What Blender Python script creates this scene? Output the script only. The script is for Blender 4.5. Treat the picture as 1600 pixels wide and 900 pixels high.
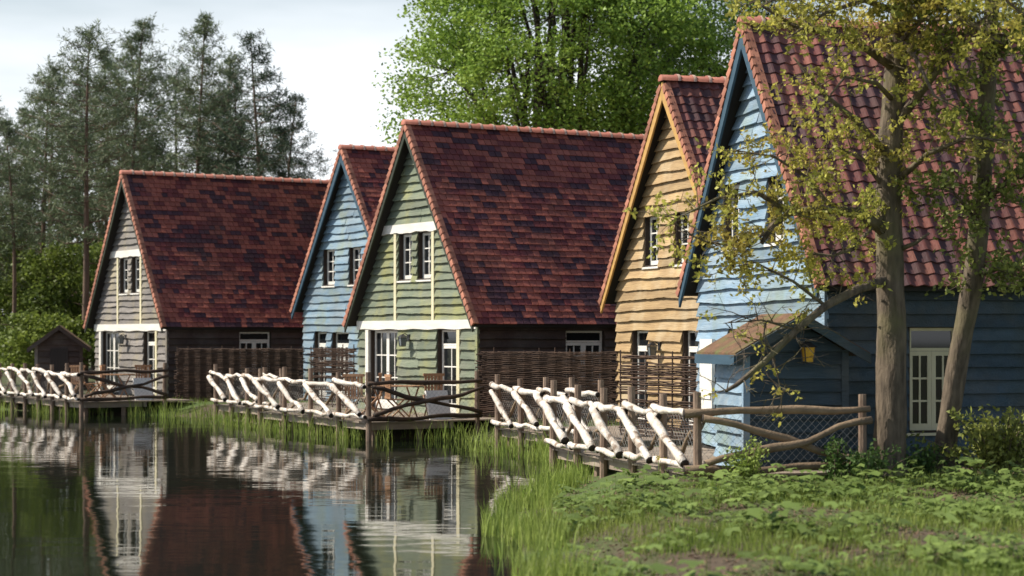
import bpy, math, random
import numpy as np
from mathutils import Vector, Matrix

# ------------------------------------------------------------------ camera, sky, sun
for o in list(bpy.data.objects):
    bpy.data.objects.remove(o)
SC = bpy.context.scene
COL = SC.collection
F, HOR, CAMZ = 3070.0, 525.0, 2.2          # focal length in photo pixels, horizon row, eye height over water
cam_d = bpy.data.cameras.new('camera'); cam = bpy.data.objects.new('camera', cam_d); COL.objects.link(cam)
cam.location = (0, 0, CAMZ); cam.rotation_euler = (math.radians(90), 0, 0)
cam_d.sensor_width = 36; cam_d.lens = 36 * F / 1600; cam_d.shift_y = (HOR - 450) / 1600
cam_d.clip_end = 3000; cam_d.clip_start = 0.1
cam_d.dof.use_dof = True; cam_d.dof.focus_distance = 34; cam_d.dof.aperture_fstop = 1.6
SC.camera = cam
SC.render.resolution_x, SC.render.resolution_y = 1024, 576
SUN_DIR = Vector((-0.70, 0.06, 0.71)).normalized()       # towards the sun
w = bpy.data.worlds.new('World'); SC.world = w; w.use_nodes = True
nt = w.node_tree; nt.nodes.clear()
sky = nt.nodes.new('ShaderNodeTexSky'); sky.sky_type = 'NISHITA'; sky.sun_disc = False
sky.sun_elevation = math.asin(SUN_DIR.z); sky.sun_rotation = math.atan2(SUN_DIR.x, SUN_DIR.y)
sky.air_density = 1.3; sky.dust_density = 1.5; sky.ozone_density = 1.0
bg = nt.nodes.new('ShaderNodeBackground'); bg.inputs[1].default_value = 0.085
wo = nt.nodes.new('ShaderNodeOutputWorld')
tcw = nt.nodes.new('ShaderNodeTexCoord'); sep = nt.nodes.new('ShaderNodeSeparateXYZ'); nt.links.new(tcw.outputs['Generated'], sep.inputs[0])
cn = nt.nodes.new('ShaderNodeTexNoise'); cn.inputs['Scale'].default_value = 3.0; cn.inputs['Detail'].default_value = 5
mpw = nt.nodes.new('ShaderNodeMapping'); mpw.inputs['Scale'].default_value = (1, 1, 4); nt.links.new(tcw.outputs['Generated'], mpw.inputs[0]); nt.links.new(mpw.outputs[0], cn.inputs[0])
ma = nt.nodes.new('ShaderNodeMath'); ma.operation = 'MULTIPLY_ADD'; ma.inputs[1].default_value = -.22; nt.links.new(cn.outputs[0], ma.inputs[0]); nt.links.new(sep.outputs[2], ma.inputs[2])
hz = nt.nodes.new('ShaderNodeMapRange'); hz.interpolation_type = 'SMOOTHSTEP'; hz.inputs[1].default_value = -.06; hz.inputs[2].default_value = .135; hz.inputs[3].default_value = 1; hz.inputs[4].default_value = 0
nt.links.new(ma.outputs[0], hz.inputs[0])
mw = nt.nodes.new('ShaderNodeMixRGB'); mw.inputs[2].default_value = (12.0, 12.4, 13.0, 1); nt.links.new(hz.outputs[0], mw.inputs[0]); nt.links.new(sky.outputs[0], mw.inputs[1])
nt.links.new(mw.outputs[0], bg.inputs[0]); nt.links.new(bg.outputs[0], wo.inputs[0])      # milky haze and thin cloud low in the sky, all round
sd = bpy.data.lights.new('sun', 'SUN'); sun = bpy.data.objects.new('sun', sd); COL.objects.link(sun)
sd.energy = 5.0; sd.angle = math.radians(0.5); sd.color = (1.0, 0.93, 0.82)
sun.location = (-30, 0, 40); sun.rotation_euler = SUN_DIR.to_track_quat('Z', 'Y').to_euler()
SC.view_settings.view_transform = 'Standard'; SC.view_settings.look = 'None'
SC.view_settings.exposure = 0.36; SC.view_settings.gamma = 1.0; SC.view_settings.use_curve_mapping = False

R = random.Random(7)
NR = np.random.default_rng(7)
def px(x, d): return (x - 800) / F * d                     # lateral metres of a pixel column at depth d
def pz(y, d): return CAMZ + (HOR - y) / F * d              # height of a pixel row at depth d

# ------------------------------------------------------------------ materials
MATS = {}
def mat(name, c1, c2=None, rough=0.8, scale=(3, 3, 3), bump=0.0, bscale=(20, 20, 20), rnd=0.0, c3=None, s3=1.2, spec=0.3,
        island=0.0, trans=0.0, detail=4, t3=(0.5, 0.72), wear=None):
    m = bpy.data.materials.new(name); m.use_nodes = True; n = m.node_tree; L = n.links
    p = n.nodes['Principled BSDF']; p.inputs['Roughness'].default_value = rough
    p.inputs['Specular IOR Level'].default_value = spec
    tc = n.nodes.new('ShaderNodeTexCoord')
    def noise(sc, det=4):
        mp = n.nodes.new('ShaderNodeMapping'); mp.inputs['Scale'].default_value = sc
        L.new(tc.outputs['Object'], mp.inputs['Vector'])
        no = n.nodes.new('ShaderNodeTexNoise'); no.inputs['Scale'].default_value = 1; no.inputs['Detail'].default_value = det
        L.new(mp.outputs[0], no.inputs['Vector']); return no
    c2 = c2 or c1
    no = noise(scale, detail); rp = n.nodes.new('ShaderNodeMapRange')
    rp.inputs[1].default_value = 0.32; rp.inputs[2].default_value = 0.68
    L.new(no.outputs[0], rp.inputs[0])
    mx = n.nodes.new('ShaderNodeMixRGB'); mx.inputs[1].default_value = (*c1, 1); mx.inputs[2].default_value = (*c2, 1)
    L.new(rp.outputs[0], mx.inputs[0]); col = mx.outputs[0]
    if c3:
        n3 = noise((s3, s3, s3), 3); r3 = n.nodes.new('ShaderNodeMapRange')
        r3.inputs[1].default_value, r3.inputs[2].default_value = t3
        L.new(n3.outputs[0], r3.inputs[0])
        m3 = n.nodes.new('ShaderNodeMixRGB'); m3.inputs[2].default_value = (*c3, 1)
        L.new(r3.outputs[0], m3.inputs[0]); L.new(col, m3.inputs[1]); col = m3.outputs[0]
    if wear:
        gp = n.nodes.new('ShaderNodeNewGeometry'); nw = n.nodes.new('ShaderNodeTexNoise'); nw.inputs['Scale'].default_value = .9; nw.inputs['Detail'].default_value = 6; nw.inputs['Roughness'].default_value = .65
        L.new(gp.outputs['Position'], nw.inputs['Vector']); rw = n.nodes.new('ShaderNodeMapRange'); rw.inputs[1].default_value = .47; rw.inputs[2].default_value = .75; rw.inputs[4].default_value = .55
        L.new(nw.outputs[0], rw.inputs[0]); mw_ = n.nodes.new('ShaderNodeMixRGB'); mw_.inputs[2].default_value = (*wear, 1); L.new(rw.outputs[0], mw_.inputs[0]); L.new(col, mw_.inputs[1]); col = mw_.outputs[0]
    if rnd or island:
        for amt, typ, outp in ((island, 'ShaderNodeNewGeometry', 'Random Per Island'), (rnd, 'ShaderNodeObjectInfo', 'Random')):
            if not amt: continue
            hs = n.nodes.new('ShaderNodeHueSaturation'); src = n.nodes.new(typ).outputs[outp]
            mr = n.nodes.new('ShaderNodeMapRange'); mr.inputs[3].default_value = 1 - amt; mr.inputs[4].default_value = 1 + amt
            L.new(src, mr.inputs[0]); L.new(mr.outputs[0], hs.inputs['Value']); L.new(col, hs.inputs['Color']); col = hs.outputs[0]
    L.new(col, p.inputs['Base Color'])
    if bump:
        nb = noise(bscale, 5); b = n.nodes.new('ShaderNodeBump'); b.inputs['Strength'].default_value = bump
        b.inputs['Distance'].default_value = 0.02
        L.new(nb.outputs[0], b.inputs['Height']); L.new(b.outputs[0], p.inputs['Normal'])
    if trans:
        t = n.nodes.new('ShaderNodeBsdfTranslucent'); ms = n.nodes.new('ShaderNodeMixShader'); ms.inputs[0].default_value = trans
        L.new(col, t.inputs[0]); out = n.nodes['Material Output']
        L.new(p.outputs[0], ms.inputs[1]); L.new(t.outputs[0], ms.inputs[2]); L.new(ms.outputs[0], out.inputs[0])
    MATS[name] = m
    return m
GR = (1.2, 8, 14)                     # grain stretched along the board
def boards_mat(name, a, b, c, rnd=0.2, wear=(.16, .15, .13)):
    return mat(name, a, b, 0.75, (1.3, 6, 9), 0.8, (3, 40, 45), rnd, c, 1.1, detail=7, wear=wear)
M = dict(
 grey=boards_mat('weathered_grey_boards', (.25, .228, .21), (.16, .145, .132), (.31, .27, .18)),
 blue=boards_mat('blue_painted_boards', (.14, .23, .315), (.22, .295, .345), (.225, .26, .17)),
 blue2=boards_mat('strong_blue_painted_boards', (.165, .265, .365), (.27, .355, .425), (.19, .25, .22)),
 green=boards_mat('green_painted_boards', (.125, .155, .11), (.20, .225, .155), (.28, .275, .10)),
 ochre=boards_mat('ochre_stained_boards', (.43, .30, .15), (.30, .20, .10), (.47, .375, .235), wear=(.24, .17, .10)),
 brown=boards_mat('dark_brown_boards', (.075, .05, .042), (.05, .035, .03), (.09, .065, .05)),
 shaded_blue=boards_mat('shaded_blue_side_boards', (.06, .092, .118), (.042, .068, .088), (.055, .072, .068)),  # same blue paint, with the shade of the sunless sides put into its colour
 core=mat('wall_core', (.035, .03, .028)),
 white=mat('white_paint', (.80, .78, .72), (.70, .67, .60), 0.55, (2, 2, 9), 0.2, (5, 30, 30)),
 cream=mat('cream_paint', (.72, .66, .45), (.60, .55, .36), 0.6, (4, 4, 2), 0.2),
 jamb=mat('dark_jamb', (.035, .024, .018), (.05, .035, .025), 0.7),
 glass=mat('window_glass', (.012, .014, .016), None, 0.04, spec=0.6),
 soffit=mat('dark_soffit', (.03, .028, .026)),
 bargeA=mat('dark_green_barge', (.045, .055, .035), (.03, .035, .025), 0.6),
 bargeB=mat('blue_barge', (.048, .095, .135), (.032, .068, .10), 0.55, (8, 1, 8)),
 bargeY=mat('ochre_barge', (.55, .33, .10), (.42, .25, .09), 0.6, (8, 1, 8)),
 verge=mat('verge_tile_clay', (.42, .19, .12), (.30, .12, .08), 0.75, (3, 3, 3), 0.2, rnd=0.35),
 ridge=mat('ridge_tile_clay', (.40, .15, .10), (.30, .10, .07), 0.7, (3, 3, 3), 0.2, rnd=0.15),
 mortar=mat('pale_mortar', (.60, .44, .35), (.46, .32, .25), 0.9),
 ta=mat('tile_red', (.36, .115, .078), (.28, .08, .055), 0.62, (9, 9, 9), 0.25, (30, 30, 30), 0.2, island=0.2, wear=(.10, .058, .045)),
 tb=mat('tile_maroon', (.19, .048, .042), (.14, .035, .035), 0.6, (9, 9, 9), 0.25, (30, 30, 30), 0.2, island=0.2, wear=(.10, .058, .045)),
 tc=mat('tile_purple', (.085, .035, .045), (.06, .028, .036), 0.6, (9, 9, 9), 0.25, (30, 30, 30), 0.2, island=0.2, wear=(.10, .058, .045)),
 pa=mat('pantile_red', (.25, .095, .068), (.18, .065, .05), 0.5, (9, 9, 9), 0.2, (30, 30, 30), 0.2, island=0.2, spec=0.35, wear=(.10, .06, .042)),
 pb=mat('pantile_maroon', (.17, .06, .05), (.12, .042, .04), 0.5, (9, 9, 9), 0.2, (30, 30, 30), 0.2, island=0.2, spec=0.35, wear=(.10, .06, .042)),
 pc=mat('pantile_purple', (.10, .045, .046), (.07, .034, .038), 0.5, (9, 9, 9), 0.2, (30, 30, 30), 0.2, island=0.2, spec=0.35, wear=(.10, .06, .042)),
 peeled=mat('peeled_branch', (.80, .75, .68), (.52, .44, .36), 0.7, (7, 7, 7), 0.8, (25, 25, 25), 0.15, (.22, .16, .115), 6.0, t3=(.54, .66)),
 bark=mat('dark_bark_log', (.10, .065, .045), (.055, .038, .028), 0.85, (6, 6, 6), 0.7, (25, 25, 25), 0.2),
 log=mat('weathered_log', (.27, .195, .125), (.16, .115, .075), 0.8, (4, 4, 4), 0.7, (25, 25, 25), 0.12),
 post=mat('grey_post', (.30, .22, .16), (.19, .13, .095), 0.85, (5, 5, 5), 0.5, (30, 30, 8), 0.15),
 cut=mat('dark_log_end', (.035, .026, .02)),
 deckw=mat('deck_boards', (.33, .27, .21), (.23, .185, .145), 0.8, (2, 2, 8), 0.4, (10, 10, 10), 0.15),
 wick=mat('wicker_willow', (.105, .065, .045), (.05, .032, .023), 0.8, (5, 5, 12), island=0.35),
 wire=mat('wire_netting', (.33, .33, .32), None, 0.45),
 chair=mat('teak_chair', (.42, .24, .13), (.30, .16, .085), 0.6, (6, 6, 6), 0.2),
 cushion=mat('white_board', (.82, .80, .76), (.74, .72, .68), 0.8, (4, 4, 4)),
 black=mat('black_iron', (.02, .02, .022), None, 0.4, spec=0.5),
 lampg=mat('lantern_glass', (.16, .18, .19), (.10, .12, .13), 0.1, spec=0.6),
 amber=mat('amber_glass', (.70, .42, .05), (.60, .33, .04), 0.15, spec=0.6),
 felt=mat('mossy_felt', (.19, .105, .06), (.11, .065, .04), 0.95, (9, 9, 9), 1.0, (25, 25, 25), 0, (.12, .125, .045), 3.0),
 oakbark=mat('oak_bark', (.18, .14, .10), (.07, .055, .04), 0.9, (14, 14, 3), 1.0, (30, 30, 9), 0, (.17, .155, .07), 1.1),
 pinebark=mat('pine_bark', (.19, .125, .09), (.10, .07, .052), 0.9, (3, 3, 1), 0.6, (14, 14, 4)),
 greybark=mat('maple_bark', (.075, .058, .045), (.045, .036, .03), 0.9, (3, 3, 1), 0.5),
 oakleaf=mat('spring_oak_leaves', (.56, .50, .10), (.42, .44, .09), 0.55, (1.5, 1.5, 1.5), island=0.35, trans=0.4, c3=(.46, .35, .08), s3=.8),
 lowleaf=mat('olive_leaves', (.26, .28, .06), (.18, .22, .055), 0.55, (1.5, 1.5, 1.5), island=0.35, trans=0.35),
 mapleleaf=mat('maple_leaves', (.31, .43, .075), (.19, .31, .05), 0.5, (.5, .5, .5), island=0.35, trans=0.35),
 brightleaf=mat('understorey_leaves', (.20, .255, .045), (.11, .155, .035), 0.55, (.6, .6, .6), island=0.35, trans=0.4),
 darkleaf=mat('dark_wood_leaves', (.07, .10, .035), (.045, .07, .03), 0.6, (.4, .4, .4), island=0.4, trans=0.25),
 needle=mat('pine_needles', (.175, .215, .11), (.11, .15, .08), 0.55, (.5, .5, .5), island=0.3, trans=0.15),
 needle2=mat('dark_pine_needles', (.075, .11, .06), (.048, .078, .045), 0.55, (.5, .5, .5), island=0.3, trans=0.12),
 reed=mat('reed_blades', (.22, .31, .055), (.31, .37, .09), 0.55, (1, 1, 1), island=0.35, trans=0.35),
 grass=mat('grass_blades', (.16, .24, .04), (.25, .29, .065), 0.55, (.7, .7, .7), island=0.35, trans=0.35),
 broad=mat('broad_leaves', (.23, .31, .085), (.14, .205, .05), 0.5, (1, 1, 1), island=0.3, trans=0.35),
 shrub=mat('shrub_leaves', (.10, .17, .04), (.065, .12, .03), 0.5, (2, 2, 2), island=0.35, trans=0.3),
 litter=mat('dry_litter', (.20, .135, .085), (.12, .08, .05), 0.9, (3, 3, 3), island=0.4),
 yellow=mat('yellow_petals', (.80, .62, .03), None, 0.6),
)
M['ground'] = mat('earth_and_moss', (.10, .072, .048), (.065, .05, .034), 0.95, (1.1, 1.1, 1.1), 0.9, (9, 9, 9), 0, (.075, .115, .028), 0.55, t3=(.42, .58))
def water_mat():
    m = bpy.data.materials.new('pond_water'); m.use_nodes = True; n = m.node_tree; L = n.links
    p = n.nodes['Principled BSDF']; p.inputs['Base Color'].default_value = (.010, .014, .008, 1)
    p.inputs['Roughness'].default_value = 0.03; p.inputs['IOR'].default_value = 1.33
    tc = n.nodes.new('ShaderNodeTexCoord'); last = None
    for sc, st, dist in (((1.1, 3.2, 1), 0.07, 0.02), ((.22, .5, 1), 0.13, 0.05)):
        mp = n.nodes.new('ShaderNodeMapping'); mp.inputs['Scale'].default_value = sc
        L.new(tc.outputs['Object'], mp.inputs[0]); no = n.nodes.new('ShaderNodeTexNoise')
        no.inputs['Scale'].default_value = 1.6; no.inputs['Detail'].default_value = 2; L.new(mp.outputs[0], no.inputs[0])
        b = n.nodes.new('ShaderNodeBump'); b.inputs['Strength'].default_value = st; b.inputs['Distance'].default_value = dist
        L.new(no.outputs[0], b.inputs['Height'])
        if last: L.new(last.outputs[0], b.inputs['Normal'])
        last = b
    L.new(last.outputs[0], p.inputs['Normal'])
    return m
M['water'] = water_mat()

# ------------------------------------------------------------------ mesh helpers
class MB:
    def __init__(s, T=None): s.v = []; s.f = []; s.m = []; s.T = T
    def add(s, vs, fs, m=0):
        b = len(s.v); s.v += [tuple(s.T(*p)) if s.T else tuple(p) for p in vs]
        s.f += [tuple(i + b for i in f) for f in fs]; s.m += [m] * len(fs); return s
    def box(s, x0, x1, y0, y1, z0, z1, m=0):
        return s.add([(x0,y0,z0),(x1,y0,z0),(x1,y1,z0),(x0,y1,z0),(x0,y0,z1),(x1,y0,z1),(x1,y1,z1),(x0,y1,z1)],
                     [(0,3,2,1),(4,5,6,7),(0,1,5,4),(1,2,6,5),(2,3,7,6),(3,0,4,7)], m)
    def prism(s, poly, y0, y1, m=0):                       # polygon in x,z swept along y
        n = len(poly)
        return s.add([(x, y0, z) for x, z in poly] + [(x, y1, z) for x, z in poly],
                     [tuple(range(n)), tuple(range(2*n-1, n-1, -1))] + [(i, i+n, (i+1) % n + n, (i+1) % n) for i in range(n)], m)
    def tube(s, pts, rad, n=6, m=0, capm=None):
        P = [Vector(p) for p in pts]; vs = []; fs = []
        up = Vector((0.13, 0.21, 1)).normalized(); prev = None
        for i, p in enumerate(P):
            t = (P[min(i+1, len(P)-1)] - P[max(i-1, 0)]).normalized()
            a = prev - t * prev.dot(t) if prev else (up.cross(t) if abs(up.dot(t)) < .95 else Vector((1, 0, 0)).cross(t))
            a.normalize(); prev = a; b = t.cross(a); r = rad[i] if hasattr(rad, '__len__') else rad
            for k in range(n):
                an = 2 * math.pi * k / n; vs.append(p + (a * math.cos(an) + b * math.sin(an)) * r)
        for i in range(len(P) - 1):
            for k in range(n):
                fs.append((i*n+k, i*n+(k+1) % n, (i+1)*n+(k+1) % n, (i+1)*n+k))
        s.add(vs, fs, m); b0 = len(s.v) - len(vs)
        cm = m if capm is None else capm
        s.f += [tuple(b0 + k for k in reversed(range(n))), tuple(b0 + (len(P)-1)*n + k for k in range(n))]; s.m += [cm, cm]
        return s
    def mesh(s, name, mats, smooth=False):
        me = bpy.data.meshes.new(name); me.from_pydata(s.v, [], s.f)
        for m in (mats if isinstance(mats, (list, tuple)) else [mats]): me.materials.append(m)
        me.polygons.foreach_set('material_index', s.m)
        if smooth: me.polygons.foreach_set('use_smooth', [True] * len(s.f))
        me.update(); return me
    def build(s, name, mats, parent=None, smooth=False): return link(name, s.mesh(name, mats, smooth), parent)
def link(name, me, parent=None, loc=None, rot=None):
    o = bpy.data.objects.new(name, me); COL.objects.link(o)
    if parent: o.parent = parent
    if loc: o.location = loc
    if rot: o.rotation_euler = rot
    return o
def tag(o, label=None, cat=None, group=None, kind=None):
    for k, v in (('label', label), ('category', cat), ('group', group), ('kind', kind)):
        if v: o[k] = v
    return o
def thing(name, label, cat, loc=(0, 0, 0), rz=0, group=None):
    o = link(name, None, None, loc, (0, 0, rz)); return tag(o, label, cat, group)
def copy_tree(o, parent=None):
    c = o.copy(); COL.objects.link(c)
    if parent: c.parent = parent
    for ch in o.children: copy_tree(ch, c)
    return c
def bark_trunk(b, pts, rad, rr, ns=26, ridge=.17):
    """tapered trunk with vertical bark ridges and bumps"""
    P = [Vector(p) for p in pts]; seg = [(P[i+1]-P[i]).length for i in range(len(P)-1)]; tot = sum(seg); nr = int(tot/.07); vs = []; fs = []
    ph = [rr.uniform(0, 6.28) for _ in range(8)]
    for i in range(nr + 1):
        s_ = tot*i/nr; k = 0
        while k < len(seg)-1 and s_ > seg[k]: s_ -= seg[k]; k += 1
        u = min(1, s_/seg[k]); a, c = P[k], P[k+1]; m0 = (P[k+1]-P[max(0, k-1)])*.5; m1 = (P[min(len(P)-1, k+2)]-P[k])*.5
        p = a*(2*u**3-3*u*u+1) + m0*(u**3-2*u*u+u) + c*(3*u*u-2*u**3) + m1*(u**3-u*u); r0 = rad[k] + (rad[k+1]-rad[k])*u; h = tot*i/nr
        for j in range(ns):
            an = 6.2832*j/ns + .25*math.sin(.9*h + ph[0])
            q = 1 + .05*math.sin(2*an + .8*h + ph[1]) + .04*math.sin(3*an - 1.7*h + ph[2]) + ridge*(.5 if j % 2 else -.5)*(.6 + .4*math.sin(6*h + 2.4*j + ph[3])) + rr.uniform(-.018, .018)
            vs.append(p + Vector((math.cos(an), math.sin(an), 0))*r0*q)
    for i in range(nr):
        for j in range(ns): fs.append((i*ns+j, i*ns+(j+1) % ns, (i+1)*ns+(j+1) % ns, (i+1)*ns+j))
    b.add(vs, fs)
def np_mesh(name, V, nper, nface_idx, mats):
    """V (N, nper, 3) pieces, nface_idx list of index tuples per piece"""
    N = V.shape[0]; me = bpy.data.meshes.new(name)
    me.vertices.add(N * nper); me.vertices.foreach_set('co', V.reshape(-1).astype(np.float32))
    base = (np.arange(N) * nper)[:, None]
    li = np.concatenate([np.array(f) for f in nface_idx])
    loops = (base + li[None, :]).reshape(-1); lens = np.tile([len(f) for f in nface_idx], N)
    starts = np.concatenate([[0], np.cumsum(lens)[:-1]])
    me.loops.add(len(loops)); me.loops.foreach_set('vertex_index', loops.astype(np.int32))
    me.polygons.add(len(lens)); me.polygons.foreach_set('loop_start', starts.astype(np.int32))
    me.polygons.foreach_set('loop_total', lens.astype(np.int32))
    me.materials.append(mats); me.update(calc_edges=True); return me
def unit(a): return a / (np.linalg.norm(a, axis=-1, keepdims=True) + 1e-9)
def leaves_mesh(name, P, L, W, m, flat=0.0, axis=None):
    N = len(P); a = unit(NR.normal(size=(N, 3))) if axis is None else unit(axis)
    b = NR.normal(size=(N, 3))
    if flat: a[:, 2] *= (1 - flat); a = unit(a); b[:, 2] *= (1 - flat)
    b = unit(b - a * np.sum(a * b, 1, keepdims=True))
    L = np.broadcast_to(L, (N,))[:, None] * NR.uniform(.7, 1.25, (N, 1)); W = np.broadcast_to(W, (N,))[:, None] * NR.uniform(.7, 1.25, (N, 1))
    c = np.cross(a, b)
    V = np.stack([P, P + a*L*.5 + b*W*.5 + c*W*.12, P + a*L, P + a*L*.5 - b*W*.5 + c*W*.12], 1)
    return np_mesh(name, V, 4, [(0, 1, 2, 3)], m)
def blades_mesh(name, P, H, Wd, m, lean=0.3):
    N = len(P); an = NR.uniform(0, 6.283, N); d = np.stack([np.cos(an), np.sin(an), 0*an], 1)
    an2 = NR.uniform(0, 6.283, N); s = np.stack([np.cos(an2), np.sin(an2), 0*an2], 1)
    H = np.broadcast_to(H, (N,))[:, None]; W_ = np.broadcast_to(Wd, (N,))[:, None]; ln = H * NR.uniform(.05, lean, (N, 1)); up = np.array([[0, 0, 1.]])
    V = np.stack([P - s*W_/2, P + s*W_/2, P + s*W_*.4 + d*ln*.35 + up*H*.55, P - s*W_*.4 + d*ln*.35 + up*H*.55, P + d*ln + up*H], 1)
    return np_mesh(name, V, 5, [(0, 1, 2, 3), (3, 2, 4)], m)

# ------------------------------------------------------------------ ground and water
POND = np.array([(-90, 66), (-40, 63), (-20, 61.5), (-15.2, 58.6), (-12, 55.2), (-9.7, 54.2), (-8.3, 53), (-7.4, 51.4), (-5.6, 47.3), (-3.6, 43.2),
    (-2.6, 41.7), (-1.5, 42.0), (-.6, 41.2), (-.1, 39.6), (.3, 37), (.9, 34.5), (.8, 31.4), (.85, 29.5), (.35, 27), (.05, 24), (-.02, 21.5),
    (.3, 18), (.5, 15), (-.6, 12.8), (-5, 11.5), (-90, 8)], float)
def shore(X, Y):
    """signed distance to the pond edge: positive on land"""
    X = np.asarray(X, float); Y = np.asarray(Y, float); d = np.full(X.shape, 1e9); ins = np.zeros(X.shape, bool); n = len(POND)
    for i in range(n):
        a, b = POND[i], POND[(i+1) % n]; e = b - a
        t = np.clip(((X-a[0])*e[0] + (Y-a[1])*e[1]) / (e @ e), 0, 1)
        d = np.minimum(d, np.hypot(X - a[0] - t*e[0], Y - a[1] - t*e[1]))
        c = ((a[1] > Y) != (b[1] > Y)); xi = a[0] + (Y - a[1]) / (b[1] - a[1] + 1e-12) * e[0]
        ins ^= c & (X < xi)
    return np.where(ins, -d, d)
def gh(X, Y):
    d = shore(X, Y); X = np.asarray(X, float); Y = np.asarray(Y, float)
    n = .5*np.sin(1.7*X + .6*Y) + .5*np.sin(2.3*Y - 1.1*X + 1) + .4*np.sin(4.1*X + 3.3*Y)
    s = lambda t: np.clip(t, 0, 1)**2 * (3 - 2*np.clip(t, 0, 1))
    d2 = d + .12 * n
    return np.where(d2 > 0, .30 * s(d2 / 1.6) + .012 * n * s(d2 / 1.6), -.9 * s(-d2 / 3.5))
def g1(x, y): return float(gh(np.array([x]), np.array([y]))[0])
xs = np.concatenate([[-900, -400, -200, -120, -80, -55, -40, -30, -24], np.arange(-20, 14.01, .3), [17, 22, 30, 45, 70, 120, 250, 900]])
ys = np.concatenate([[-300, -80, -30, -10, 0, 5], np.arange(9, 62.01, .3), [66, 72, 80, 95, 120, 180, 300, 600, 1500]])
GX, GY = np.meshgrid(xs, ys); GZ = gh(GX, GY); nx, ny = len(xs), len(ys)
me = bpy.data.meshes.new('ground')
me.from_pydata(np.stack([GX, GY, GZ], -1).reshape(-1, 3).tolist(), [], [(j*nx+i, j*nx+i+1, (j+1)*nx+i+1, (j+1)*nx+i) for j in range(ny-1) for i in range(nx-1)])
me.materials.append(M['ground']); me.polygons.foreach_set('use_smooth', [True]*len(me.polygons)); me.update()
tag(link('ground', me), kind='structure')
wm = MB().add([(-95, 5, 0), (10, 5, 0), (10, 70, 0), (-95, 70, 0)], [(0, 1, 2, 3)])
tag(wm.build('water', M['water']), kind='structure')

# ------------------------------------------------------------------ houses
DECK = 0.40
def tile_meshes():
    out = {}
    for key in ('ta', 'tb', 'tc'):                          # flat clay tile, x down the slope, top end lower
        b = MB(); Lh, W, t = .27, .168, .018
        b.add([(-Lh, -W/2, .0), (0, -W/2, .027), (0, W/2, .025), (-Lh, W/2, .0), (0, -W/2, .002), (0, W/2, .002), (0.004, 0, .012)],
              [(0, 1, 2, 3), (1, 4, 5, 2), (0, 4, 1), (3, 2, 5)])
        out[key] = b.mesh('tile', M[key])
    for key in ('pa', 'pb', 'pc'):                          # pantile with a roll
        b = MB(); Lh, W = .31, .225; prof = []
        for i in range(9):
            u = i / 8; prof.append((-W/2 + W*u*1.04, .020 * math.cos(2*math.pi*u*0.98) + .010))
        vs = [(-Lh, y, z - .006) for y, z in prof] + [(0, y, z + .020) for y, z in prof] + [(0, y, z - .004) for y, z in prof]
        fs = [(i, i+9, i+10, i+1) for i in range(8)] + [(i+9, i+18, i+19, i+10) for i in range(8)]
        out[key] = b.add(vs, fs).mesh('tile', M[key], False)
    return out
TILES = tile_meshes()
def ridge_mesh():
    b = MB(); n = 8; vs = []; fs = []
    for y, r in ((-.02, .115), (.29, .118), (.30, .142), (.365, .142)):
        for k in range(n+1):
            an = math.pi * (k / n) * 1.1 - .05 * math.pi
            vs.append((r * math.cos(an) * 1.1, y, r * math.sin(an) * .95))
    for j in range(3):
        for k in range(n): fs.append((j*9+k, j*9+k+1, j*9+k+10, j*9+k+9))
    b.add(vs, fs[:16], 0); b.f += fs[16:]; b.m += [1] * (len(fs) - 16)
    b.f.append(tuple(range(8, -1, -1))); b.m.append(0)
    return b.mesh('ridge_tile', [M['ridge'], M['mortar']], True)
RIDGE = ridge_mesh()
VERGE = MB().add([(-.2,-.03,-.085),(0,-.05,-.085),(0,-.05,.045),(-.2,-.03,.02),(-.2,0,-.085),(0,0,-.085),(0,0,.045),(-.2,0,.02)],[(0,1,2,3),(1,5,6,2),(0,4,5,1),(4,7,6,5),(3,2,6,7)]).box(-.20, 0, .001, .10, .005, .034).mesh('verge_tile', M['verge'])

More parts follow.
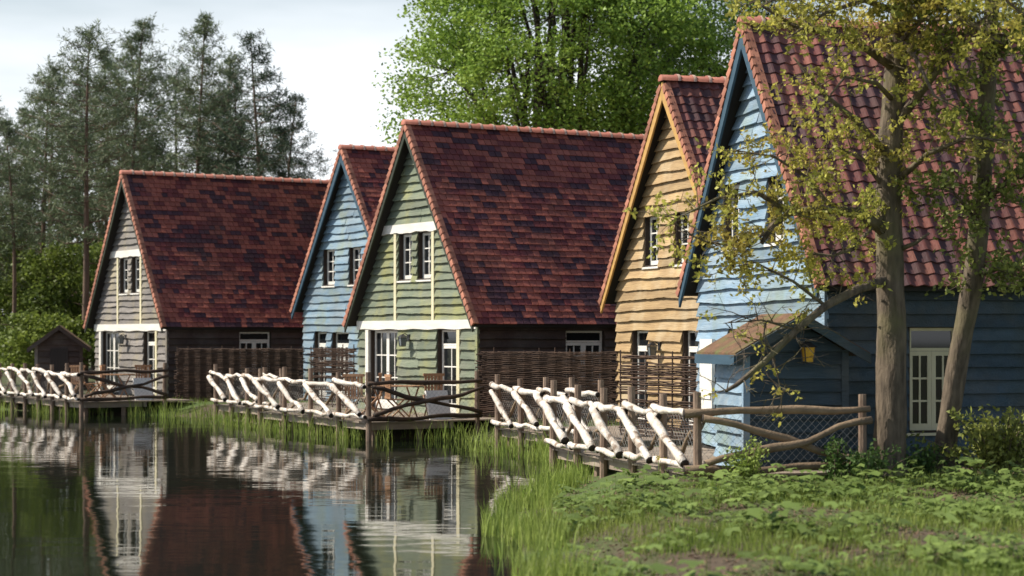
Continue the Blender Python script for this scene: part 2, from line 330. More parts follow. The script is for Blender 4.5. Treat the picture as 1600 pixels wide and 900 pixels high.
def window(parent, T, u0, u1, z0, z1, leaves=1, cols=2, rows=3, transom=0.0, d=0.085, name='window', frame='white', panel=0.0):
    """recessed joinery in an opening; T maps (along wall, depth, height) to house space"""
    j = MB(T); t = .03
    j.box(u0, u0+t, -.012, .2, z0, z1).box(u1-t, u1, -.012, .2, z0, z1).box(u0+t, u1-t, -.012, .2, z1-t, z1).box(u0+t, u1-t, -.03, .2, z0, z0+t)
    j.build('jamb', M['jamb'], parent)
    a0, a1, b0, b1 = u0+t, u1-t, z0+t, z1-t; fr = MB(T); panes = []
    if transom:
        zt = b1 - transom; f = .045
        fr.box(a0, a0+f, d, d+.06, zt, b1).box(a1-f, a1, d, d+.06, zt, b1).box(a0+f, a1-f, d, d+.06, b1-f, b1).box(a0+f, a1-f, d, d+.06, zt, zt+f)
        panes.append((a0+f, a1-f, zt+f, b1-f)); b1 = zt - .004
    wl = (a1 - a0) / leaves
    for k in range(leaves):
        p0, p1 = a0 + k*wl + .002, a0 + (k+1)*wl - .002; f = .065
        fr.box(p0, p0+f, d, d+.05, b0, b1).box(p1-f, p1, d, d+.05, b0, b1)
        fr.box(p0+f, p1-f, d, d+.05, b1-f, b1).box(p0+f, p1-f, d, d+.05, b0, b0+f*1.5+panel)
        q0, q1, r0, r1 = p0+f, p1-f, b0+f*1.5+panel, b1-f; mu = .028
        for c in range(1, cols):
            x = q0 + (q1-q0)*c/cols; fr.box(x-mu/2, x+mu/2, d+.004, d+.045, r0, r1)
        for r in range(1, rows):
            z = r0 + (r1-r0)*r/rows; fr.box(q0, q1, d+.006, d+.043, z-mu/2, z+mu/2)
        for c in range(cols):
            for r in range(rows):
                panes.append((q0+(q1-q0)*c/cols, q0+(q1-q0)*(c+1)/cols, r0+(r1-r0)*r/rows, r0+(r1-r0)*(r+1)/rows))
    wo_ = fr.build(name, M[frame], parent)
    for (x0, x1, y0, y1) in panes:
        MB(T).box(x0+.001, x1-.001, d+.022, d+.03, y0+.001, y1-.001).build('pane', M['glass'], wo_)
    if name == 'window':
        MB(T).box(u0-.04, u1+.04, -.075, .1, z0-.045, z0-.004).build('sill', M[frame], wo_)
    else:
        MB(T).tube([(a1-.05 if leaves == 1 else (a0+a1)/2+.04, d-.05, .92), (a1-.13 if leaves == 1 else (a0+a1)/2+.12, d-.05, .92)], .012, 5).build('handle', M['black'], wo_)
    return wo_
def cut(lo, hi, holes):
    segs = [(lo, hi)]
    for (h0, h1) in sorted(holes):
        new = []
        for (a, b) in segs:
            if h1 <= a or h0 >= b: new.append((a, b)); continue
            if h0 - a > .04: new.append((a, h0))
            if b - h1 > .04: new.append((h1, b))
        segs = new
    return segs
def wavy_board(T, uL0, uR0, uL1, uR1, z0, z1, rr, amp=.024, lap=.03, n=26):
    """waney-edge board between heights z0 and z1; bounds at bottom and top differ under the rake"""
    b = MB(T); ph = [rr.uniform(0, 6.28) for _ in range(4)]; L = uR0 - uL0; n = max(2, min(n, int(L / .13) + 2)); vs = []
    jt = rr.uniform(-.008, .008); fr_ = rr.uniform(0, 2.5)
    for i in range(n + 1):
        t = i / n; u0 = uL0 + (uR0-uL0)*t; u1 = uL1 + (uR1-uL1)*t
        wv = amp * (.7*math.sin(1.3*u0 + ph[0]) + .45*math.sin((3.1 + fr_)*u0 + ph[1]) * math.sin(.9*u0 + ph[3]) + .5*max(0, math.sin(2.1*u0 + ph[2]))**6) + amp*.28*rr.uniform(-1, 1)
        zb = z0 - lap + wv
        vs += [(u1, -.012, z1), (u0, -.078 + jt, zb), (u0, -.02 + jt, zb - .004)]
    fs = []
    for i in range(n):
        k = i*3; fs += [(k, k+1, k+4, k+3), (k+1, k+2, k+5, k+4)]
    fs += [(0, 2, 1), (n*3, n*3+1, n*3+2)]
    b.add(vs, fs); return b

def house(label, ax, ay, D, th, W, L, ov, ze_w, o, boards, side, barge, kind, openings, side_open, lamps, pattern, seed, flat=None):
    """ax, ay, D: pixel and depth of the front end of the ridge; th: angle of the gable to the picture plane"""
    rr = random.Random(seed); th = math.radians(th)
    apex = Vector((px(ax, D), D, pz(ay, D)))
    org = apex + .14 * Vector((math.sin(th), math.cos(th), 0)); org.z = DECK
    H = thing('plank_house', label, 'house', org, -th)
    zr = apex.z - DECK - .11; ze = ze_w - DECK; hw = W/2 + ov
    pit = math.atan2(zr - ze, hw); cp, sp = math.cos(pit), math.sin(pit); slope = (zr - ze) / hw
    TG = lambda u, d, z: (u, d, z); TS = lambda u, d, z: (W/2 - d, u, z)
    roofz = lambda x: zr - abs(x) * slope - .10 / cp          # underside of the roof
    half = lambda z: max(0.0, min(W/2, (zr - .10/cp - z) / slope))
    # --- walls
    core = MB()
    rows = []
    if kind == 'A':
        rows += [(k*1.97/9, (k+1)*1.97/9) for k in range(9)] + [(2.17 + k*2.1/11, 2.17 + (k+1)*2.1/11) for k in range(11)]
        z = 4.47
    else:
        z = 0
    e = .2155 if kind == 'B' else .20
    while half(z) > .10:
        rows.append((z, z + e)); z += e
    for (z0, z1) in rows:
        zc = (z0 + z1) / 2; lim0, lim1 = half(z0), half(z1)
        holes = [(u0, u1) for (u0, u1, a0, a1, *_r) in openings if a0 < zc < a1]
        if kind == 'A' and 2.17 <= z0 < 4.2: holes += [(-.98, -.86), (.86, .98)]
        if kind == 'A' and z0 < 1.9: holes += [(-2.46, -2.3), (2.02, 2.16)]
        for (a, b) in cut(-lim0, lim0, holes):
            c = max(a, -lim1) if a <= -lim0 + 1e-6 else a; d_ = min(b, lim1) if b >= lim0 - 1e-6 else b
            if d_ - c < .01: c = d_ = (max(c, -lim1) + min(d_, lim1)) / 2
            if b - a > 1.9 and rr.random() < .65:
                m_ = a + (b - a)*rr.uniform(.3, .7)
                wavy_board(TG, a + .004, m_ - .003, c + .004, m_ - .003, z0, z1, rr).build('board', M[boards], H); a = c = m_ + .002
            wavy_board(TG, a + .004, b - .004, c + .004, d_ - .004, z0, z1, rr).build('board', M[boards], H)
        for (a, b) in cut(-lim0, lim0, [(u0, u1) for (u0, u1, a0, a1, *_r) in openings if a0 < zc < a1]):
            l1 = lim1; core.add([(a, 0, z0), (b, 0, z0), (min(b, max(l1, a+.001)), 0, z1), (max(a, -max(l1, .001)), 0, z1),
                                 (a, .2, z0), (b, .2, z0), (min(b, max(l1, a+.001)), .2, z1), (max(a, -max(l1, .001)), .2, z1)],
                                [(0,1,2,3),(4,7,6,5),(0,4,5,1),(1,5,6,2),(2,6,7,3),(3,7,4,0)])
    if kind == 'A':
        core.box(-half(2.17), half(2.17), 0, .2, 1.97, 2.17).box(-half(4.27), half(4.47), 0, .2, 4.27, 4.47)
    wt = roofz(W/2)
    es = .195; srows = []; z = 0
    while z < wt - .02: srows.append((z, min(z + es, wt))); z += es
    for (z0, z1) in srows:
        zc = (z0 + z1) / 2; holes = [(u0, u1) for (u0, u1, a0, a1, *_r) in side_open if a0 < zc < a1]
        for (a, b) in cut(0, L, holes):
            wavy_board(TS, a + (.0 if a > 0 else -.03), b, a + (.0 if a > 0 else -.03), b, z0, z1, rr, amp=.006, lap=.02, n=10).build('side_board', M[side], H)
        for (a, b) in cut(.21, L, holes): core.box(W/2 - .2, W/2, a, b, z0, z1)
    core.box(-W/2, -W/2 + .2, .21, L, 0, wt)                    # far side and back walls
    core.prism([(-W/2, 0), (W/2, 0), (W/2, wt), (0, roofz(0)), (-W/2, wt)], L + .002, L + .15)
    core.box(-W/2 - .02, W/2 + .02, -.03, L, -.55, -.004)        # plinth
    core.build('wall', M['core'], H)
    MB().box(W/2 - .06, W/2 + .045, -.07, -.002, 0, wt).build('corner_board', M[boards], H)
    # --- beams and studs
    if kind == 'A':
        for (z0, z1) in ((1.97, 2.17), (4.27, 4.47)):
            b = MB(); l0, l1 = half(z0) + .0, half(z1) + .0; n = 24; vs = []; p1 = rr.uniform(0, 6)
            for i in range(n+1):
                t = i/n; x0 = -l0 + 2*l0*t; x1 = -l1 + 2*l1*t
                zb = z0 + .012*math.sin(5*x0 + p1) + .010*math.sin(13*x0) - .01
                vs += [(x1, -.085, z1), (x0, -.085, zb), (x0, -.005, zb), (x1, -.005, z1)]
            fs = []
            for i in range(n):
                k = i*4
                for q in range(4): fs.append((k+q, k+(q+1) % 4, k+4+(q+1) % 4, k+4+q))
            fs += [(0, 3, 2, 1), (n*4, n*4+1, n*4+2, n*4+3)]
            b.add(vs, fs).build('beam', M['white'], H)
        for (x0, x1, z0, z1) in ((-.98, -.86, 2.172, 4.25), (.86, .98, 2.172, 4.25), (-2.46, -2.3, 0, 1.955), (2.02, 2.16, 0, 1.955)):
            MB().box(x0+.003, x1-.003, -.075, -.002, z0, z1).build('stud', M['cream' if z0 > 1 or x0 > 0 else 'white'], H)
    for (u0, u1, z0, z1, lv, co, ro, tr, nm, pan) in openings:
        window(H, TG, u0, u1, z0, z1, lv, co, ro, tr, name=nm, panel=pan)
    for (u0, u1, z0, z1, lv, co, ro, tr, nm, pan) in side_open:
        window(H, TS, u0, u1, z0, z1, lv, co, ro, tr, d=.035, name=nm, panel=pan, frame='white' if boards != 'blue2' else 'cream')
    # --- roof
    y0, y1 = -o, L + .2; rf = MB(); t = .085
    for s in (-1, 1):
        rf.prism([(0, zr - .012), (s*hw, ze - .012), (s*(hw - t*sp), ze - .012 - t*cp), (0, zr - .012 - t/cp)][::s], y0 + .03, y1)
    roof = rf.build('roof', M['soffit'], H)
    for s in (-1, 1):                                          # barge boards under the verge
        dx, dz = .05*sp, .05*cp; wd = .22 if kind == 'B' else .17
        MB().prism([(0, zr - .04), (s*hw, ze - .04), (s*(hw - 0.02), ze - .04 - wd), (0, zr - .04 - wd/cp*.95)][::s], y0 - .012, y0 + .028).build('barge_board', M[barge], roof)
    MB().box(hw - .10, hw - .03, y0 + .05, y1 - .02, ze - .10, ze - .03).build('eaves_board', M['soffit'], roof)
    # --- tiles
    keys, ex, wd = (('ta', 'tb', 'tc'), .172, .18) if (flat or kind == 'A') else (('pa', 'pb', 'pc'), .215, .222)
    sl = math.hypot(hw, zr - ze) + .05; nc = int(sl / ex); ex = sl / nc
    inv = Matrix.Translation(org) @ Matrix.Rotation(-th, 4, 'Z')
    right = []
    stuff = {-1: [], 1: []}
    for s in (-1, 1):
        for k in range(nc):
            dist = sl - k*ex; run = 0; key = 0; off = (wd/2 if (k % 2 and wd < .2) else 0)
            ny_ = int((y1 - y0 - .04) / wd)
            for i in range(ny_):
                y = y0 + .06 + wd/2 + i*wd + off*.5
                if run <= 0: key = rr.choices((0, 1, 2), (.46, .26, .28))[0]; run = rr.randint(1, 3) if wd < .2 else 1
                run -= 1
                lift = .004 + rr.uniform(0, .010)
                p = Vector((s*(dist*cp + sp*lift), y + rr.uniform(-.002, .002), zr - dist*sp + cp*lift))
                rec = (keys[key], p, rr.uniform(-.022, .022))
                if s == 1: right.append(((inv @ p - cam.location).length, rec))
                else: stuff[-1].append(rec)
    right.sort(key=lambda a: a[0])
    for dist, (key, p, tw) in right[:290]:
        link('tile', TILES[key], roof, p, (0, pit, tw))
    stuff[1] = [r for _, r in right[290:]]
    b = MB(); mats = [M[k] for k in keys]
    for s in (-1, 1):
        for (key, p, tw) in stuff[s]:
            me_ = TILES[key]
            mt = Matrix.Translation(p) @ (Matrix.Rotation(math.pi, 4, 'Z') if s < 0 else Matrix.Identity(4)) @ Matrix.Rotation(pit, 4, 'Y') @ Matrix.Rotation(tw, 4, 'Z')
            b.add([mt @ v.co for v in me_.vertices], [tuple(q.vertices) for q in me_.polygons], keys.index(key))
    tag(b.build('tile_field', mats, roof), kind='stuff')
    n = int((y1 - y0) / .345)
    for i in range(n):
        link('ridge_tile', RIDGE, roof, (rr.uniform(-.004, .004), y0 - .02 + i*.345, zr + .0), (0, 0, 0))
    nv = int(sl / .178)
    for s in (-1, 1):
        for k in range(nv):
            dist = sl - k*.178
            o_ = link('verge_tile', VERGE, roof, (s*(dist*cp + .02*sp), y0 + .01, zr - dist*sp + .02*cp))
            if s > 0: o_.rotation_euler = (0, pit, 0)
            else: o_.rotation_euler = (0, math.pi - pit, 0); o_.scale = (1, 1, -1)
    for (x, z) in lamps: lantern(org, th, x, z, label)
    return H, org, th
LANT = None
def lantern(org, th, x, z, hl, y=-.06, amber=False):
    col = hl.split()[0]
    w_ = Vector(org) + Vector((x*math.cos(th) + y*math.sin(th), -x*math.sin(th) + y*math.cos(th), z))
    t = thing('wall_lantern', 'black lantern with pale glass on the %s plank house front' % col if not amber else 'black lamp with amber glass on the blue shed wall', 'lantern', w_, -th)
    MB().box(-.05, .05, -.02, .02, -.03, .12).tube([(0, -.02, .08), (0, -.10, .14), (0, -.17, .12)], .011, 5).build('bracket', M['black'], t)
    b = MB(); c = -.17
    for z0, r0, z1, r1 in ((-.17, .05, -.15, .06), (.05, .10, .12, .02)):
        b.add([(-r0, c-r0, z0), (r0, c-r0, z0), (r0, c+r0, z0), (-r0, c+r0, z0), (-r1, c-r1, z1), (r1, c-r1, z1), (r1, c+r1, z1), (-r1, c+r1, z1)],
              [(0,3,2,1),(4,5,6,7),(0,1,5,4),(1,2,6,5),(2,3,7,6),(3,0,4,7)])
    for sx in (-1, 1):
        for sy in (-1, 1): b.tube([(sx*.055, c+sy*.055, -.15), (sx*.078, c+sy*.078, .05)], .008, 4)
    b.build('cage', M['black'], t)
    MB().add([(-.05, c-.05, -.148), (.05, c-.05, -.148), (.05, c+.05, -.148), (-.05, c+.05, -.148), (-.07, c-.07, .048), (.07, c-.07, .048), (.07, c+.07, .048), (-.07, c+.07, .048)],
             [(0,3,2,1),(4,5,6,7),(0,1,5,4),(1,2,6,5),(2,3,7,6),(3,0,4,7)]).build('glass', M['amber' if amber else 'lampg'], t)

FD = (-2.28, -.86, 0, 1.97, 2, 2, 3, 0, 'door', .12)
SD = (1.06, 2.0, 0, 1.97, 1, 2, 3, .36, 'door', .12)
UW = [(-.80, -.14, 3.1245, 4.27, 1, 2, 3, 0, 'window', 0), (.14, .80, 3.1245, 4.27, 1, 2, 3, 0, 'window', 0)]
SO = [(2.3, 3.4, 0, 1.95, 2, 2, 3, .27, 'door', .7)]
def BW(x0, x1): return (x0, x1, 15*.2155, 20*.2155, 1, 2, 3, 0, 'window', 0)
def BD(x0, x1, lv=1): return (x0, x1, 0, 9*.2155, lv, 2, 3, .36, 'door', .12)
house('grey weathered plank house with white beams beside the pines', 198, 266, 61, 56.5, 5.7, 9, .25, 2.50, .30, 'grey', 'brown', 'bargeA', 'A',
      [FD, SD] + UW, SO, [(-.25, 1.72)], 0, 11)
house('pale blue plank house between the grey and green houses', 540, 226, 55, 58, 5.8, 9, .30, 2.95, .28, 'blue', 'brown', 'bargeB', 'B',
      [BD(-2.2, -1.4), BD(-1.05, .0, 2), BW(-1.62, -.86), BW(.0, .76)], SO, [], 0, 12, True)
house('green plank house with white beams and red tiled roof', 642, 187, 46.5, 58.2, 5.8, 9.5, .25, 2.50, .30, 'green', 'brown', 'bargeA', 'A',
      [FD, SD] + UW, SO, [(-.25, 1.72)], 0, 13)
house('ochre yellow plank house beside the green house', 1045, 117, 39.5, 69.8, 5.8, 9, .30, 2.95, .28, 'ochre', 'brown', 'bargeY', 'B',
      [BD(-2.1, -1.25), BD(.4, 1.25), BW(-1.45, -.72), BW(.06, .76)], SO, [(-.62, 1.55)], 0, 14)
HB, OB, TB = house('bright blue plank house behind the oak and small shed', 1172, 26, 31, 76, 5.5, 9, .30, 2.95, .28, 'blue2', 'shaded_blue', 'bargeB', 'B',
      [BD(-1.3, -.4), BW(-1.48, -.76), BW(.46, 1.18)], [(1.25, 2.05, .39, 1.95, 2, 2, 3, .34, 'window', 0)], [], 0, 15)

# ------------------------------------------------------------------ decks and railings
def wob(p, q, r, rr, amp=.05, n=7, taper=.85):
    """a crooked branch from p to q"""
    p, q = Vector(p), Vector(q); d = q - p; t = d.normalized(); a = t.cross(Vector((0, 0, 1)))
    a = a.normalized() if a.length > .1 else Vector((1, 0, 0)); b = t.cross(a); pts = []; rs = []
    p1, p2, k1, k2 = rr.uniform(0, 6.28), rr.uniform(0, 6.28), rr.uniform(.7, 1.4), rr.uniform(.7, 1.4)
    for i in range(n + 1):
        u = i / n; e = math.sin(math.pi * u)
        s1 = amp * e * (math.sin(6.28*k1*u + p1) + .5*math.sin(13*u + p2)); s2 = amp * .6 * e * math.sin(6.28*k2*u + p2)
        pts.append(p + d*u + b*s1 + a*s2); rs.append(r * (1 - (1-taper)*u) * (1 + .16*math.sin(9*u + p1)))
    return pts, rs
def deck(label, A, B, th, depth, rr):
    """planked platform: front edge A to B, running back along the house side direction"""
    A, B = Vector((*A, 0)), Vector((*B, 0)); v = Vector((math.sin(th), math.cos(th), 0)); u = (B - A).normalized(); Lf = (B - A).length
    t = thing('timber_deck', label, 'deck', (A.x, A.y, 0)); n = int(Lf / .15)
    T = lambda a, b, z: tuple(u*a + v*b + Vector((0, 0, z)))
    for i in range(n):
        MB(T).box(i*Lf/n + .004, (i+1)*Lf/n - .004, rr.uniform(-.03, .0), depth, DECK - .03, DECK + rr.uniform(-.004, .0)).build('plank', M['deckw'], t)
    MB(T).box(0, Lf, .06, .12, DECK - .17, DECK - .034).build('beam', M['deckw'], t)
    MB(T).box(0, Lf, depth*.55, depth*.55 + .08, DECK - .17, DECK - .034).build('beam', M['deckw'], t)
    MB(T).box(Lf - .12, Lf - .06, .13, depth*.54, DECK - .17, DECK - .034).build('beam', M['deckw'], t)
    MB(T).box(.06, .12, .13, depth*.54, DECK - .17, DECK - .034).build('beam', M['deckw'], t)
    for i in range(5):
        for b in (.2, 1.3):
            a = .2 + (Lf - .4)*i/4; MB(T).tube([(a, b, -.8), (a, b, DECK - .175)], .07, 7).build('pile', M['post'], t)
    return t
def netting(P, Q, z0, z1, parent, off):
    d = (Q - P); L = d.length; u = d.normalized(); s = .11; b = MB(); H = z1 - z0
    def seg(a0, h0, a1, h1):
        p = u*a0 + off + Vector((0, 0, z0 + h0)); q = u*a1 + off + Vector((0, 0, z0 + h1)); b.tube([p, q], .0022, 3)
    k = -H
    while k < L:
        for sg in (1, -1):
            a0, a1 = k, k + H; h0, h1 = (0, H)
            lo, hi = max(a0, 0), min(a1, L)
            if hi - lo > .03:
                f0, f1 = (lo - a0)/H, (hi - a0)/H
                if sg > 0: seg(lo, f0*H, hi, f1*H)
                else: seg(lo, H - f0*H, hi, H - f1*H)
        k += s
    tag(b.build('wire_netting', M['wire'], parent), kind='stuff')
def railing(label, A, B, nb, style, rr, group=None, net=True, first_post=True, last_post=True):
    A, B = Vector((*A, 0)), Vector((*B, 0)); t = thing('branch_railing', label, 'railing', (A.x, A.y, 0), 0, group)
    d = B - A; u = d.normalized(); nrm = Vector((u.y, -u.x, 0))
    if nrm.y > 0: nrm = -nrm                              # towards the water / camera
    D = DECK
    for i in range(nb + 1):
        if (i == 0 and not first_post) or (i == nb and not last_post): continue
        p = d * (i / nb); h = 1.02 + rr.uniform(-.05, .07)
        MB().tube([p + Vector((0, 0, -.7)), p + Vector((0, 0, D)), p + Vector((rr.uniform(-.015, .015), 0, D + h))], [.062, .058, .052], 8, 0, 0).build('post', M['post'], t, False)
    for i in range(nb):
        p, q = d*(i/nb), d*((i+1)/nb)
        if style == 'white':
            f = nrm * .10
            pt, rs = wob(p - u*rr.uniform(-.02, .16) + f + Vector((0, 0, D + .80 + rr.uniform(-.06, .07))), q + u*rr.uniform(-.05, .12) + f + Vector((0, 0, D + .74 + rr.uniform(-.07, .06))), rr.uniform(.042, .058), rr, .03)
            MB().tube(pt, rs, 8, 0, 1).build('top_rail', [M['peeled'], M['cut']], t, True)
            pt, rs = wob(p - u*.05 + f + Vector((0, 0, D + .12)), q + u*.03 + f + Vector((0, 0, D + .09 + rr.uniform(-.03, .04))), .044, rr, .03)
            MB().tube(pt, rs, 8, 0, 1).build('bottom_rail', [M['peeled'], M['cut']], t, True)
            f2 = nrm * .17
            pt, rs = wob(p + u*rr.uniform(-.08, .1) + f2 + Vector((0, 0, D + .72)), q + u*rr.uniform(-.1, .02) + f2 + Vector((0, 0, D + .12 + rr.uniform(-.04, .06))), rr.uniform(.05, .066), rr, .022 if rr.random() < .6 else .055, 9, .95)
            MB().tube(pt, rs, 8, 0, 1).build('diagonal', [M['peeled'], M['cut']], t, True)
            f3 = -nrm * .09
            pt, rs = wob(q - u*.05 + f3 + Vector((0, 0, D + .68)), p + u*.15 + f3 + Vector((0, 0, D + .10)), .034, rr, .07, 8)
            MB().tube(pt, rs, 6).build('back_branch', M['log'], t, True)
        else:
            m = M['bark' if style == 'dark' else 'log']; c = M['cut']
            if style == 'natural': f = nrm * .10; r = .056
            else: f = nrm * .09; r = .05
            ex = .22 if style == 'natural' else .06
            for (z0, z1, nm) in ((.80, .84, 'top_rail'), (.07, .09, 'bottom_rail')):
                pt, rs = wob(p - u*ex + f + Vector((0, 0, D + z0)), q + u*.06 + f + Vector((0, 0, D + z1)), r, rr, .03, 10)
                MB().tube(pt, rs, 8, 0, 1).build(nm, [m, c], t, True)
            pt, rs = wob(p + f*2.0 + Vector((0, 0, D + .74)), q + f*2 + Vector((0, 0, D + .16)), r*.95, rr, .05, 10)
            MB().tube(pt, rs, 8, 0, 1).build('diagonal', [m, c], t, True)
            pt, rs = wob(p + f*3.0 + Vector((0, 0, D + .16)), q + f*3 + Vector((0, 0, D + .70)), r*.95, rr, .06, 10)
            MB().tube(pt, rs, 8, 0, 1).build('diagonal', [m, c], t, True)
    if net: netting(Vector((0, 0, 0)), d, D + .05, D + .8, t, -nrm * .075)
    return t
rr = random.Random(21)
def dirs(th): th = math.radians(th); return Vector((-math.cos(th), math.sin(th))), Vector((math.sin(th), math.cos(th)))
# green house
fd, bd = dirs(63); C1 = Vector((-2.99, 41.0)); E1 = C1 + fd*6.68; S1 = C1 + Vector((math.sin(math.radians(58.7)), math.cos(math.radians(58.7))))*2.62
deck('weathered timber deck in front of the green house', E1, C1, math.radians(58.7), 3.55, rr)
railing('white peeled branch railing along the green house deck', E1, C1, 4, 'white', rr, last_post=False)
railing('dark crossed log railing at the end of the green house deck', C1, S1, 1, 'dark', rr)
# pale blue house
A2 = Vector((-7.84, 52.0)); B2 = A2 - fd*5.0
deck('weathered timber deck in front of the pale blue house', A2, B2, math.radians(61), 3.2, rr)
railing('white peeled branch railing along the pale blue house deck', A2, B2, 4, 'white', rr)
# grey house
fg, _ = dirs(56); C3 = Vector((-11.76, 53.65)); E3 = C3 + fg*7.6; S3 = C3 + Vector((math.sin(math.radians(57.5)), math.cos(math.radians(57.5))))*2.42
deck('weathered timber deck in front of the grey house', E3, C3, math.radians(57.5), 3.3, rr)
railing('white peeled branch railing along the grey house deck', E3, C3, 7, 'white', rr, last_post=False)
railing('dark crossed log railing at the end of the grey house deck', C3, S3, 1, 'dark', rr)
# bright blue house
f5, _ = dirs(74); C5 = Vector((2.41, 25.5)); E5 = C5 + f5*6.35; b5 = Vector((math.sin(math.radians(77)), math.cos(math.radians(77)))); S5 = C5 + b5*2.29
deck('weathered timber deck in front of the bright blue house', E5, C5, math.radians(77), 2.35, rr)
railing('white peeled branch railing along the bright blue house deck', E5, C5, 5, 'white', rr, last_post=False)
railing('brown weathered log railing in front of the blue shed', C5, S5, 1, 'natural', rr)
# ochre house
A4 = Vector((-.28, 38.6)); B4 = A4 + Vector((.34, -.94)).normalized()*5.3
deck('weathered timber deck in front of the ochre house', A4, B4, math.radians(69.5), 2.6, rr)
railing('white peeled branch railing along the ochre house deck', A4, B4, 4, 'white', rr)

# ------------------------------------------------------------------ wicker screens
def wicker(label, A, B, h, z0, rr, loose=0.0):
    A, B = Vector((*A, 0)), Vector((*B, 0)); t = thing('wicker_fence', label, 'fence', (A.x, A.y, 0)); d = B - A; L = d.length; u = d.normalized(); n = Vector((-u.y, u.x, 0))
    ns = max(3, int(L / .33)); st = L / ns
    for i in range(ns + 1):
        MB().tube([u*(i*st) + Vector((0, 0, z0 - .3)), u*(i*st) + Vector((rr.uniform(-.01, .01), 0, z0 + h + rr.uniform(.02, .10)))], [.02, .014], 6).build('stake', M['wick'], t)
    b = MB(); z = z0 + .04; k = 0
    while z < z0 + h:
        if rr.random() > loose * (.35 if z > z0 + h*.72 else 1):
            a0 = rr.uniform(-.12, .1); pts = []
            for i in range(ns*2 + 1):
                a = i*st/2; side = (1 if (i//2 + k) % 2 else -1) if i % 2 == 0 else 0
                pts.append(u*(a + (a0 if i in (0, ns*2) else 0)) + n*side*.026 + Vector((0, 0, z + rr.uniform(-.008, .008))))
            r = rr.uniform(.009, .015); b.tube(pts, r, 4)
        z += rr.uniform(.018, .026); k += 1
    tag(b.build('weave', M['wick'], t), kind='stuff'); return t
wicker('tall dark wicker screen between the grey and pale blue houses', (px(277, 57.2), 57.2), (px(473, 56.4), 56.4), 1.55, .28, rr)
wicker('tall dark wicker screen between the green and ochre houses', (px(749, 43.6), 43.6), (px(964, 42.2), 42.2), 1.58, .28, rr)
wicker('short openwork wicker screen in front of the pale blue house', (px(486, 50.2), 50.2), (px(553, 49.2), 49.2), 1.5, DECK, rr, .35)
wicker('short openwork wicker screen in front of the ochre house', (px(970, 35.6), 35.6), (px(1092, 33.9), 33.9), 1.5, DECK - .05, rr, .35)

# ------------------------------------------------------------------ garden sheds
def shed(label, corner, th, wid, dep, hw_, hr, boards, front, z0, door=True, amber=False):
    """corner: near left base corner; the gable end (wid) faces along the house side"""
    th = math.radians(th); S = thing('garden_shed', label, 'shed', (corner[0], corner[1], z0), math.pi/2 - th)
    # local x runs along the gable end, local y runs back (away from the viewer's right side)
    r2 = random.Random(5); TF = lambda u, d, z: (u, d, z); TL = lambda u, d, z: (d, dep - u, z)
    top = lambda x: hw_ + (hr - hw_) * (1 - abs(x - wid/2) / (wid/2))
    MB().prism([(0.02, 0), (wid-.02, 0), (wid-.02, hw_ - .02), (wid/2, hr - .03), (.02, hw_ - .02)], .02, dep).build('wall', M['core'], S)
    z = 0; e = .185
    while z < hr - .05:
        z1 = min(z + e, hr - .02)
        def lim(zz): return 0 if zz <= hw_ else (zz - hw_) / (hr - hw_) * wid/2
        a0, a1 = lim(z), lim(z1)
        wavy_board(TF, a0, wid - a0, a1, wid - a1, z, z1, r2, amp=.010, lap=.02).build('board', M[front], S)
        if z1 <= hw_ + .05: wavy_board(TL, 0, dep, 0, dep, z, min(z1, hw_), r2, amp=.012, lap=.02).build('side_board', M[boards], S)
        z = z1
    MB().box(-.075, .02, -.075, -.005, 0, hw_).build('corner_post', M[boards], S)
    MB().box(wid - .06, wid + .04, -.075, -.062, 0, hw_).build('corner_post', M[front], S)
    ov = .26; sl = (hr - hw_) / (wid/2); zr = hr + .06; ze = zr - sl*(wid/2 + ov)
    for s, nm in ((-1, 'roof'), (1, 'roof')):
        c = wid/2; rf = MB().prism([(c, zr + .05), (c + s*(c + ov), ze + .05), (c + s*(c + ov), ze), (c, zr)][::s], -.28, dep + .2)
        ro = rf.build(nm, M['felt'], S)
        MB().prism([(c, zr + .03), (c + s*(c + ov), ze + .03), (c + s*(c + ov), ze - .10), (c, zr - .10)][::s], -.32, -.282).build('barge_board', M[front], ro)
        if s < 0: MB().box(-ov - .03, -ov - .002, -.30, dep + .2, ze - .11, ze + .02).build('eaves_board', M['bargeB' if front == 'shaded_blue' else 'brown'], ro)
    if door:
        b = MB()
        for k in range(6): b.box(wid*.3 + k*wid*.066 + .004, wid*.3 + (k+1)*wid*.066 - .004, -.10, -.065, 0, hw_ - .12)
        dd = b.build('door', M['core'], S); MB().box(wid*.64, wid*.66, -.13, -.10, .8, .92).build('handle', M['black'], dd)
    return S
th5 = math.radians(76)
def h5(x, y): return Vector((OB.x + x*math.cos(th5) + y*math.sin(th5), OB.y - x*math.sin(th5) + y*math.cos(th5)))
c5 = h5(4.22, -1.80)
shed('small blue shed with mossy roof against the bright blue house', c5, 77, 1.40, 1.15, 1.66, 2.05, 'blue2', 'shaded_blue', DECK - .05, False)  # gable end gets the blue darkened for shade, water side the lit blue
lantern((*(c5), DECK), math.radians(77) - math.pi/2, .78, 1.60, 'blue', -.08, True)
shed('small brown shed with gabled felt roof beside the grey house', (px(58, 61), 61), 80, 1.35, 1.2, 1.65, 2.15, 'grey', 'brown', g1(px(60, 61), 61.0) - .02, True)
p5 = h5(-2.05, -.12)
sh = thing('shutter', 'white wooden shutter on the bright blue house front', 'shutter', (p5.x, p5.y, DECK), -th5)
MB().box(-.30, .30, -.03, .03, .55, 1.75).build('panel', M['white'], sh)
for z in (.75, 1.5): MB().box(-.28, .28, -.055, -.031, z, z + .09).build('ledge', M['white'], sh)

